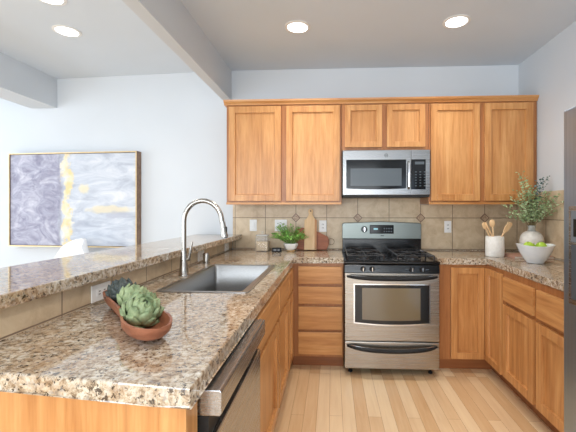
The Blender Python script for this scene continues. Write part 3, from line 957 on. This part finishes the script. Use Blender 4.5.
# potted herb
hx_, hy_ = -.392, -.185
t = thing('potted_herb', 'bushy green herb in a white faceted pot on the back counter', 'plant', (hx_, hy_, CZ))
bm = bmesh.new(); lathe(bm, [(.034, CZ), (.04, CZ + .006), (.04, CZ + .012), (.03, CZ + .014)], (hx_, hy_, 0), 20)
obj('saucer', bm, wood('light_saucer_wood', 'X', (190, 150, 100), (214, 178, 128), (226, 194, 148)), t)
bm = bmesh.new(); lathe(bm, [(.034, CZ + .0145), (.052, CZ + .028), (.068, CZ + .062), (.068, CZ + .078), (.063, CZ + .078), (.062, CZ + .066), (0, CZ + .064)], (hx_, hy_, 0), 8)
pot = obj('pot', bm, M['ceramic'], t, bevel=.002)
soil = vary('potting_soil', (60, 44, 32), (84, 62, 46), 90, .9)
bm = bmesh.new(); lathe(bm, [(.0, CZ + .0655), (.056, CZ + .0655), (.05, CZ + .070), (0, CZ + .072)], (hx_, hy_, 0), 16); obj('soil', bm, soil, pot)
herb_m = vary('herb_leaf_green', (108, 172, 74), (178, 220, 124), 30, .5, .3)
stem_m = vary('herb_stem_green', (96, 138, 60), (120, 158, 80), 30, .5)
def leaf(bm, p, d, n, ln, wd, fold=.15):
    d = Vector(d).normalized(); n = Vector(n); s = d.cross(n)
    if s.length < 1e-4: s = d.cross(Vector((.3, .9, .2)))
    s.normalize(); n = s.cross(d).normalized()
    p = Vector(p)
    P = [p, p + d * ln * .35 + s * wd * .5 + n * wd * fold, p + d * ln * .7 + s * wd * .38 + n * wd * fold, p + d * ln - n * ln * .08, p + d * ln * .7 - s * wd * .38 + n * wd * fold, p + d * ln * .35 - s * wd * .5 + n * wd * fold]
    v = [bm.verts.new(q) for q in P]; m1 = bm.verts.new(p + d * ln * .5)
    for a, b in ((0, 1), (1, 2), (2, 3), (3, 4), (4, 5), (5, 0)): bm.faces.new((v[a], v[b], m1))
rnd = random.Random(5)
bmL, bmS = bmesh.new(), bmesh.new()
for k in range(72):
    a = rnd.uniform(0, 2 * math.pi); rr = rnd.random() ** .5
    ex = Vector((hx_ + .19 * rr * math.cos(a) - .02, hy_ + .10 * rr * math.sin(a), CZ + .11 + .16 * (1 - rr * rr) * rnd.uniform(.5, 1.15) + .03 * rnd.random()))
    ex.y = min(ex.y, -.125)
    st = Vector((hx_ + .03 * math.cos(a) * rr, hy_ + .03 * math.sin(a) * rr, CZ + .070))
    md_ = (st + ex) / 2 + Vector((0, 0, .02))
    tube(bmS, [st, md_, ex], .0014, 4)
    for j in range(8):
        f_ = .35 + .65 * j / 7
        p = st.lerp(ex, f_) + Vector((0, 0, .02 * 4 * f_ * (1 - f_)))
        dv = Vector((rnd.uniform(-1, 1), rnd.uniform(-1, 1), rnd.uniform(-.5, .6)))
        leaf(bmL, p, dv, (0, 0, 1), rnd.uniform(.018, .03), rnd.uniform(.012, .02))
for v_ in bmL.verts: v_.co.y = min(v_.co.y, -.112)
# two wisps reaching left
for w_ in ((-.10, .075), (-.15, .045)):
    ex = Vector((hx_ + w_[0], hy_ - .03, CZ + .10 + w_[1])); st = Vector((hx_, hy_, CZ + .07))
    tube(bmS, [st, (st + ex) / 2 + Vector((0, 0, .03)), ex], .0014, 4)
obj('stems', bmS, stem_m, t); f_o = obj('leaves', bmL, herb_m, t)

# cutting boards leaning on the backsplash
def lean(bm, x, zbase, tilt, ybase):
    bmesh.ops.transform(bm, matrix=Matrix.Translation((0, ybase, zbase)) @ Matrix.Rotation(R(-tilt), 4, 'X') @ Matrix.Translation((0, 0, 0)), verts=bm.verts)
def board_outline(w, h, hw, hh, x):
    """paddle: body w x h, handle width hw and length hh with round tip"""
    pts = [(x - w, 0), (x + w, 0), (x + w, h - .025)]
    for k in range(1, 6):
        a = k / 6; pts.append((x + w - (w - hw) * a, h - .025 + .05 * (a ** 1.6)))
    pts.append((x + hw, h + .03))
    for k in range(0, 9):
        a = R(-20 + 220 * k / 8); pts.append((x + hw * 1.35 * math.cos(a), h + hh + hw * 1.35 * math.sin(a)))
    pts.append((x - hw, h + .03))
    for k in range(5, 0, -1):
        a = k / 6; pts.append((x - w + (w - hw) * a, h - .025 + .05 * (a ** 1.6)))
    pts.append((x - w, h - .025)); return pts
lw = wood('light_board_wood', None, (206, 164, 112), (226, 188, 138), (236, 204, 158), .45)
lw2 = wood('board_edge_stripe_wood', None, (166, 110, 62), (186, 128, 76), (196, 142, 90), .45)
bx_ = -.212
t = thing('cutting_board', 'pale paddle-shaped cutting board with round handle leaning on the backsplash', 'cutting board', (bx_, -.10, CZ), 'cutting boards')
bm = bmesh.new(); prism(bm, board_outline(.060, .315, .018, .062, bx_), -.016, 'Y', 0); lean(bm, bx_, CZ + .004, 8, -.088)
obj('paddle', bm, lw, t, bevel=.003)
bm = bmesh.new(); prism(bm, [(bx_ + .040, .004), (bx_ + .0605, .004), (bx_ + .0605, .288), (bx_ + .040, .30)], -.0008, 'Y', -.0162); lean(bm, bx_, CZ + .004, 8, -.088)
obj('stripe', bm, lw2, t)['label'] = 'darker wood edge stripe'
bm = bmesh.new(); lathe(bm, [(.007, -.018), (.007, -.0165), (0, -.0165)], (bx_, 0, .378), 14, 'Y'); lean(bm, bx_, CZ + .004, 8, -.088)
obj('hanging_hole', bm, M['hole'], t)
dw_ = wood('reddish_board_wood', 'X', (126, 66, 38), (164, 92, 56), (184, 112, 72), .5)
t = thing('cutting_board', 'reddish brown cutting board with a ring, half hidden behind the pale paddle board', 'cutting board', (-.2, -.05, CZ), 'cutting boards')
ol = [(-.35, 0), (-.055, 0), (-.035, .05), (-.028, .09), (-.045, .125), (-.12, .165), (-.20, .195), (-.30, .215), (-.345, .205), (-.375, .17)]
bm = bmesh.new(); prism(bm, ol, -.014, 'Y', 0); lean(bm, 0, CZ + .003, 7, -.048)
obj('board', bm, dw_, t, bevel=.003)
bm = bmesh.new(); tube(bm, [(-.012 + .03 * math.cos(R(a)), -.064, CZ + .083 + .03 * math.sin(R(a))) for a in range(0, 361, 20)], .0022, 6, caps=False)
obj('ring', bm, vary('leather_loop', (96, 72, 56), (120, 92, 74), 40, .6), t)

# ------------------------------------------------------------------ artichokes in a long bowl
terra = vary('reddish_carved_wood', (136, 82, 58), (168, 108, 80), 14, .45, .4, stretch=(1, 1, 3), bmp=.1)
A_, B_ = Vector((-.935, -2.075)), Vector((-.492, -2.585))
ax = (B_ - A_).normalized(); nr = Vector((ax.y, -ax.x))   # nr points to the camera-left side
if nr.x > 0: nr = -nr
Lb = (B_ - A_).length
t = thing('bowl', 'long waisted reddish brown wooden bowl holding artichokes on the peninsula', 'bowl', ((A_.x + B_.x) / 2, (A_.y + B_.y) / 2, CZ))
def halfw(s):   # s in 0..1 along length
    base = .052 + (.098 - .052) * max(0, min(1, (s - .30) / .35)) ** 1.0 if s > .30 else .058
    base = .056 if s < .2 else (.056 - .006 * math.sin(math.pi * min(1, (s - .2) / .35) / 2) if s < .55 else .050 + .020 * (1 - math.cos(math.pi * min(1, (s - .55) / .25))) / 2)
    e0 = min(1, s / .12); e1 = min(1, (1 - s) / .22)
    return base * math.sqrt(max(0, 1 - (1 - e0) ** 2)) * math.sqrt(max(0, 1 - (1 - e1) ** 2))
n_s, n_c = 32, 10
def prof(off, zb, zt, flat):
    """grid of cross sections of a bowl shell"""
    rows = []
    for i in range(n_s + 1):
        s = i / n_s; row = []
        s2 = .5 + (s - .5) * (1 - off * 2 / Lb * 0)
        c = A_ + ax * (Lb * s2); hw = max(halfw(s2) - off, .0006)
        endk = min(1, s / .16, (1 - s) / .2); endk = math.sqrt(max(0, 1 - (1 - endk) ** 2))
        for j in range(n_c + 1):
            th = math.pi * j / n_c
            u = -math.cos(th); h = 1 - abs(math.sin(th)) ** flat
            zlow = zt - (zt - zb) * endk
            row.append((c.x + nr.x * hw * u, c.y + nr.y * hw * u, zlow + (zt - zlow) * (h if True else 0)))
        rows.append(row)
    return rows
bm = bmesh.new()
ro, ri = prof(0, CZ, CZ + .060, .8), prof(.008, CZ + .009, CZ + .0605, .8)
VO = [[bm.verts.new(p) for p in r] for r in ro]; VI = [[bm.verts.new(p) for p in r] for r in ri]
for i in range(n_s):
    for j in range(n_c):
        bm.faces.new((VO[i][j], VO[i][j + 1], VO[i + 1][j + 1], VO[i + 1][j])); bm.faces.new((VI[i][j], VI[i + 1][j], VI[i + 1][j + 1], VI[i][j + 1]))
    for j in (0, n_c): bm.faces.new((VO[i][j], VO[i + 1][j], VI[i + 1][j], VI[i][j]))
for i in (0, n_s):
    for j in range(n_c): bm.faces.new((VO[i][j], VO[i][j + 1], VI[i][j + 1], VI[i][j]))
bmesh.ops.remove_doubles(bm, verts=bm.verts, dist=.0004)
obj('bowl_shell', bm, terra, t, smooth=True)

def artichoke(c, r, axis, m_leaf, m_core, label, seed):
    t = thing('artichoke', label, 'artichoke', c, 'artichokes in the long bowl')
    c = Vector(c)
    zax = Vector(axis).normalized(); q = Vector((0, 0, 1)).rotation_difference(zax)
    rn = random.Random(seed)
    bm = bmesh.new(); lathe(bm, [(0, -r * .75), (r * .5, -r * .66), (r * .78, -r * .2), (r * .72, r * .3), (r * .4, r * .7), (0, r * .85)], (0, 0, 0), 16)
    bmesh.ops.transform(bm, matrix=Matrix.Translation(c) @ q.to_matrix().to_4x4(), verts=bm.verts)
    obj('heart', bm, m_core, t, smooth=True)
    bm = bmesh.new()
    # big plump bracts that wrap the heart, each ring tucked inside the one below
    rings = [(32, 5, 56, .56, 1.00), (58, 6, 56, .54, .98), (86, 7, 52, .50, .94), (112, 6, 46, .54, .88), (136, 4, 36, .72, .82)]
    for ri_, (ph0, n, dph, wmax, rr) in enumerate(rings):
        for k in range(n):
            th = 2 * math.pi * (k + .5 * (ri_ % 2)) / n + rn.uniform(-.07, .07)
            dp = dph * rn.uniform(.92, 1.1); rs = rr * rn.uniform(.97, 1.03)
            F1, F2 = [], []
            for vv in range(8):
                v_ = vv / 7; ph = R(ph0 + dp * v_)
                w = wmax * (.55 + .45 * math.sin(math.pi * min(1, v_ * 1.15))) if v_ < .55 else wmax * (1 - ((v_ - .55) / .45) ** 1.7) + .012
                g1, g2 = [], []
                rv = r * rs * (.97 + .22 * v_ + .07 * v_ ** 4)
                for uu in range(7):
                    u = -1 + uu / 3
                    wa = w / max(.45, math.sin(ph))
                    a = th + u * wa
                    rad = rv * (1 - .13 * u * u) + r * .025 * (1 - abs(u)) * (1 - v_)
                    dv = Vector((math.sin(ph) * math.cos(a), math.sin(ph) * math.sin(a), -math.cos(ph)))
                    g1.append(bm.verts.new(dv * rad)); g2.append(bm.verts.new(dv * (rad - .045 * r)))
                F1.append(g1); F2.append(g2)
            for i in range(7):
                for j in range(6):
                    bm.faces.new((F1[i][j], F1[i][j + 1], F1[i + 1][j + 1], F1[i + 1][j])); bm.faces.new((F2[i][j], F2[i + 1][j], F2[i + 1][j + 1], F2[i][j + 1]))
            for i in range(7):
                bm.faces.new((F1[i][0], F1[i + 1][0], F2[i + 1][0], F2[i][0])); bm.faces.new((F1[i][6], F2[i][6], F2[i + 1][6], F1[i + 1][6]))
            for j in range(6): bm.faces.new((F1[7][j], F1[7][j + 1], F2[7][j + 1], F2[7][j]))
    bmesh.ops.transform(bm, matrix=Matrix.Translation(c) @ q.to_matrix().to_4x4(), verts=bm.verts)
    obj('leaves', bm, m_leaf, t, smooth=True)
    bm = bmesh.new(); tube(bm, [c - zax * r * .6, c - zax * r * .92], [.012, .011], 10)
    obj('stem', bm, m_core, t, smooth=True)
gleaf = vary('artichoke_green', (92, 112, 76), (162, 176, 134), 22, .5, .35, stretch=(1, 1, 1))
gcore = vary('artichoke_shadow_green', (44, 58, 36), (62, 78, 50), 30, .6)
dleaf = vary('artichoke_dark_green', (48, 56, 54), (80, 88, 86), 22, .45, .4)
dcore = vary('artichoke_dark_core', (40, 46, 42), (58, 64, 58), 30, .6)
def bp(s, off=0, z=.0): p = A_ + ax * (Lb * s) + nr * off; return (p.x, p.y, CZ + z)
artichoke(bp(.22, 0.0, .070), .050, (-.1, -.35, 1), dleaf, dcore, 'dark grey-green artichoke at the far end of the long bowl', 1)
artichoke(bp(.47, -.010, .074), .050, (.35, .35, 1), gleaf, gcore, 'pale green artichoke standing between the two others in the bowl', 2)
artichoke(bp(.70, -.002, .068), .056, (.55, -.45, .75), gleaf, gcore, 'large green artichoke lying tipped towards the camera in the bowl', 3)

# ------------------------------------------------------------------ counter items, right
ux, uy = 1.372, -.45
t = thing('utensil_crock', 'white stoneware crock holding wooden utensils', 'crock', (ux, uy, CZ))
bm = bmesh.new(); lathe(bm, [(.068, CZ), (.074, CZ + .006), (.076, CZ + .06), (.073, CZ + .165), (.070, CZ + .170), (.067, CZ + .165), (.069, CZ + .05), (0, CZ + .02)], (ux, uy, 0), 36, sy=.85)
obj('vessel', bm, M['crock'], t, smooth=True)
uw = wood('utensil_wood', None, (216, 172, 122), (234, 196, 148), (244, 214, 172), .5)
def utensil(kind, base, tip, label, rot=0):
    b, e = Vector(base), Vector(tip); d = (e - b).normalized()
    t = thing('wooden_spoon' if kind != 'spatula' else 'wooden_spatula', label, 'utensil', base, 'wooden utensils in the crock')
    bm = bmesh.new(); tube(bm, [b, e - d * .05], [.0055, .0065], 8); obj('handle', bm, uw, t, smooth=True)
    bm = bmesh.new()
    lathe(bm, [(0, -.035), (.012, -.03), (.021, -.012), (.023, .008), (.018, .026), (0, .034)], (0, 0, 0), 16, sy=.35) if kind == 'spoon' else prism(bm, [(-.009, -.06), (.009, -.06), (.024, -.015), (.026, .035), (.012, .05), (-.022, .04), (-.024, -.015)], .008, 'Y', -.004)
    q = Vector((0, 0, 1)).rotation_difference(d)
    bmesh.ops.transform(bm, matrix=Matrix.Translation(e - d * .02) @ q.to_matrix().to_4x4() @ Matrix.Rotation(R(rot), 4, 'Z'), verts=bm.verts)
    obj('head', bm, uw, t, smooth=(kind == 'spoon'), bevel=0 if kind == 'spoon' else .002)
utensil('spoon', (ux + .02, uy, CZ + .03), (ux - .088, uy + .01, CZ + .275), 'wooden spoon leaning farthest left in the crock', 20)
utensil('spatula', (ux + .03, uy - .02, CZ + .03), (ux - .055, uy + .02, CZ + .262), 'flat wooden spatula behind the leftmost spoon in the crock', 60)
utensil('spoon', (ux + .01, uy + .02, CZ + .03), (ux - .028, uy - .012, CZ + .298), 'wooden spoon standing most upright in the crock', -10)
utensil('spatula', (ux - .03, uy, CZ + .03), (ux + .112, uy - .01, CZ + .265), 'flat wooden spatula leaning right in the crock', 15)

# vase with eucalyptus
vx, vy = 1.664, -.47
VZ = CZ + .0205
t = thing('vase', 'round white stoneware vase with short grey neck behind the fruit bowl', 'vase', (vx, vy, VZ))
bm = bmesh.new()
vp = [(.05, 0), (.066, .006), (.079, .035), (.089, .08), (.090, .118), (.084, .150), (.066, .178), (.045, .192), (.036, .194)]
lathe(bm, [(r, VZ + h) for r, h in vp], (vx, vy, 0), 40)
obj('vessel', bm, M['crock'], t, smooth=True)
bm = bmesh.new(); lathe(bm, [(.036, VZ + .1942), (.028, VZ + .202), (.026, VZ + .225), (.031, VZ + .242), (.026, VZ + .243), (.022, VZ + .225), (.02, VZ + .1945)], (vx, vy, 0), 24)
obj('neck', bm, vary('grey_glazed_neck', (170, 172, 168), (196, 198, 194), 30, .4), t, smooth=True)
eu_a = vary('eucalyptus_leaf', (136, 164, 112), (200, 218, 176), 12, .5, .3)
eu_b = vary('eucalyptus_leaf_blue', (84, 112, 108), (122, 148, 142), 12, .5, .3)
eu_s = vary('eucalyptus_stem', (120, 104, 72), (142, 126, 92), 30, .6)
t = thing('eucalyptus_bunch', 'spray of leafy grey-green eucalyptus branches standing in the round white vase', 'plant', (vx, vy, VZ + .24))
rn = random.Random(11)
tips = [(-.245, -.02, .22, 0), (-.215, -.08, .16, 0), (-.17, -.02, .28, 0), (-.185, .02, .13, 0), (-.115, -.03, .50, 0), (-.12, -.10, .40, 0), (-.075, -.02, .44, 0), (-.06, -.12, .33, 0),
        (-.02, -.06, .36, 0), (.02, -.02, .31, 0), (.035, -.05, .42, 1), (.075, -.08, .45, 1), (.055, -.12, .33, 0), (.09, -.05, .30, 0), (.10, -.14, .26, 0), (.105, -.2, .30, 0),
        (.085, -.20, .18, 0), (-.13, -.14, .22, 0), (-.04, -.15, .22, 0), (.03, -.16, .22, 0), (-.10, .06, .26, 0), (.06, .08, .26, 0), (.095, -.26, .24, 0), (-.15, -.06, .34, 0)]
for (dx, dy, dz, kind) in tips:
    st = Vector((vx + .08 * dx, vy + .05 * dy, VZ + .222)); e = Vector((vx + dx, vy + dy, VZ + .222 + dz - .04))
    c1 = st + Vector((dx * .18, dy * .3, dz * .55))
    path = []
    for k in range(11):
        u = k / 10; path.append(st * (1 - u) ** 2 + c1 * 2 * u * (1 - u) + e * u * u)
    path[0] = Vector((vx + .05 * dx, vy + .05 * dy, VZ + .205))
    bm = bmesh.new(); tube(bm, path, [.0026 - .0017 * k / 10 for k in range(11)], 5)
    br = obj('branch', bm, eu_s, t)
    bm = bmesh.new()
    nl = int(24 + dz * 66)
    for k in range(nl):
        u = .22 + .78 * k / (nl - 1)
        p = st * (1 - u) ** 2 + c1 * 2 * u * (1 - u) + e * u * u
        a = k * 2.4
        side = Vector((math.cos(a), math.sin(a) * .9, rn.uniform(.1, .8)))
        off = side.normalized() * rn.uniform(.004, .03)
        sz = rn.uniform(.014, .026) * (1.1 - .35 * u)
        leaf(bm, p + off, side + Vector((0, 0, rn.uniform(-.3, .5))), (rn.uniform(-1, 1), rn.uniform(-1, 1), 1), sz * 1.3, sz)
    for v_ in bm.verts: v_.co.x = min(v_.co.x, XR - .015)
    obj('leaves', bm, eu_b if kind else eu_a, br)

# book lying flat
t = thing('book', 'closed pinkish brown book lying flat under the round vase behind the fruit bowl', 'book', (1.61, -.48, CZ))
obj('pages', B((1.464, 1.768, -.595, -.364, CZ + .0025, CZ + .0165)), mat('page_edges', (232, 226, 214), .8), t)
bk = vary('pinkish_brown_cover', (168, 126, 108), (184, 142, 122), 20, .5)
obj('cover', B((1.460, 1.772, -.599, -.36, CZ, CZ + .0022), (1.460, 1.772, -.599, -.36, CZ + .0168, CZ + .0192), (1.460, 1.4635, -.599, -.36, CZ + .0022, CZ + .0168)), bk, t)

# fruit bowl with green apples
wx, wy = 1.505, -.815
t = thing('fruit_bowl', 'deep white footed bowl filled with green apples on the right counter', 'bowl', (wx, wy, CZ))
bm = bmesh.new()
lathe(bm, [(.052, CZ), (.058, CZ + .003), (.060, CZ + .012), (.073, CZ + .025), (.102, CZ + .075), (.127, CZ + .135), (.123, CZ + .1365), (.098, CZ + .078), (.068, CZ + .033), (0, CZ + .022)], (wx, wy, 0), 44)
for v_ in bm.verts:   # gently wavy rim
    h = (v_.co.z - CZ) / .135
    a = math.atan2(v_.co.y - wy, v_.co.x - wx)
    v_.co.z += .005 * max(0, h - .5) * 2 * math.cos(2 * a + .4)
obj('bowl_shell', bm, M['bowlwhite'], t, smooth=True)
apple_m = vary('green_apple_skin', (150, 196, 44), (182, 216, 76), 9, .3, .5)
stem_b = mat('apple_stem', (90, 66, 40), .7)
def apple(c, r, tilt, label):
    t = thing('green_apple', label, 'apple', c, 'green apples in the white bowl')
    bm = bmesh.new()
    pr_ = []
    for k in range(17):
        th = math.pi * k / 16
        rr = r * math.sin(th) * (1 + .06 * math.cos(th)); hh = -math.cos(th) * r * .92
        if k == 16: hh -= r * .22
        if k == 15: hh -= r * .10
        if k == 0: hh += r * .12
        pr_.append((max(rr, 0), hh))
    lathe(bm, pr_, (0, 0, 0), 24)
    q = Matrix.Translation(c) @ Matrix.Rotation(R(tilt[0]), 4, 'X') @ Matrix.Rotation(R(tilt[1]), 4, 'Y')
    bmesh.ops.transform(bm, matrix=q, verts=bm.verts)
    obj('fruit', bm, apple_m, t, smooth=True)
    bm = bmesh.new(); tube(bm, [(0, 0, r * .68), (.002, 0, r * .85), (.005, 0, r * 1.08)], .0016, 6)
    bmesh.ops.transform(bm, matrix=q, verts=bm.verts)
    obj('stem', bm, stem_b, t)
apple((wx - .052, wy - .010, CZ + .121), .039, (15, -20), 'green apple on the left side of the white bowl')
apple((wx + .050, wy + .008, CZ + .119), .039, (-10, 20), 'green apple on the right side of the white bowl')
apple((wx + .002, wy + .060, CZ + .112), .035, (10, 30), 'green apple at the back of the white bowl')
apple((wx - .001, wy - .050, CZ + .092), .033, (-30, 0), 'green apple low at the front inside the white bowl')
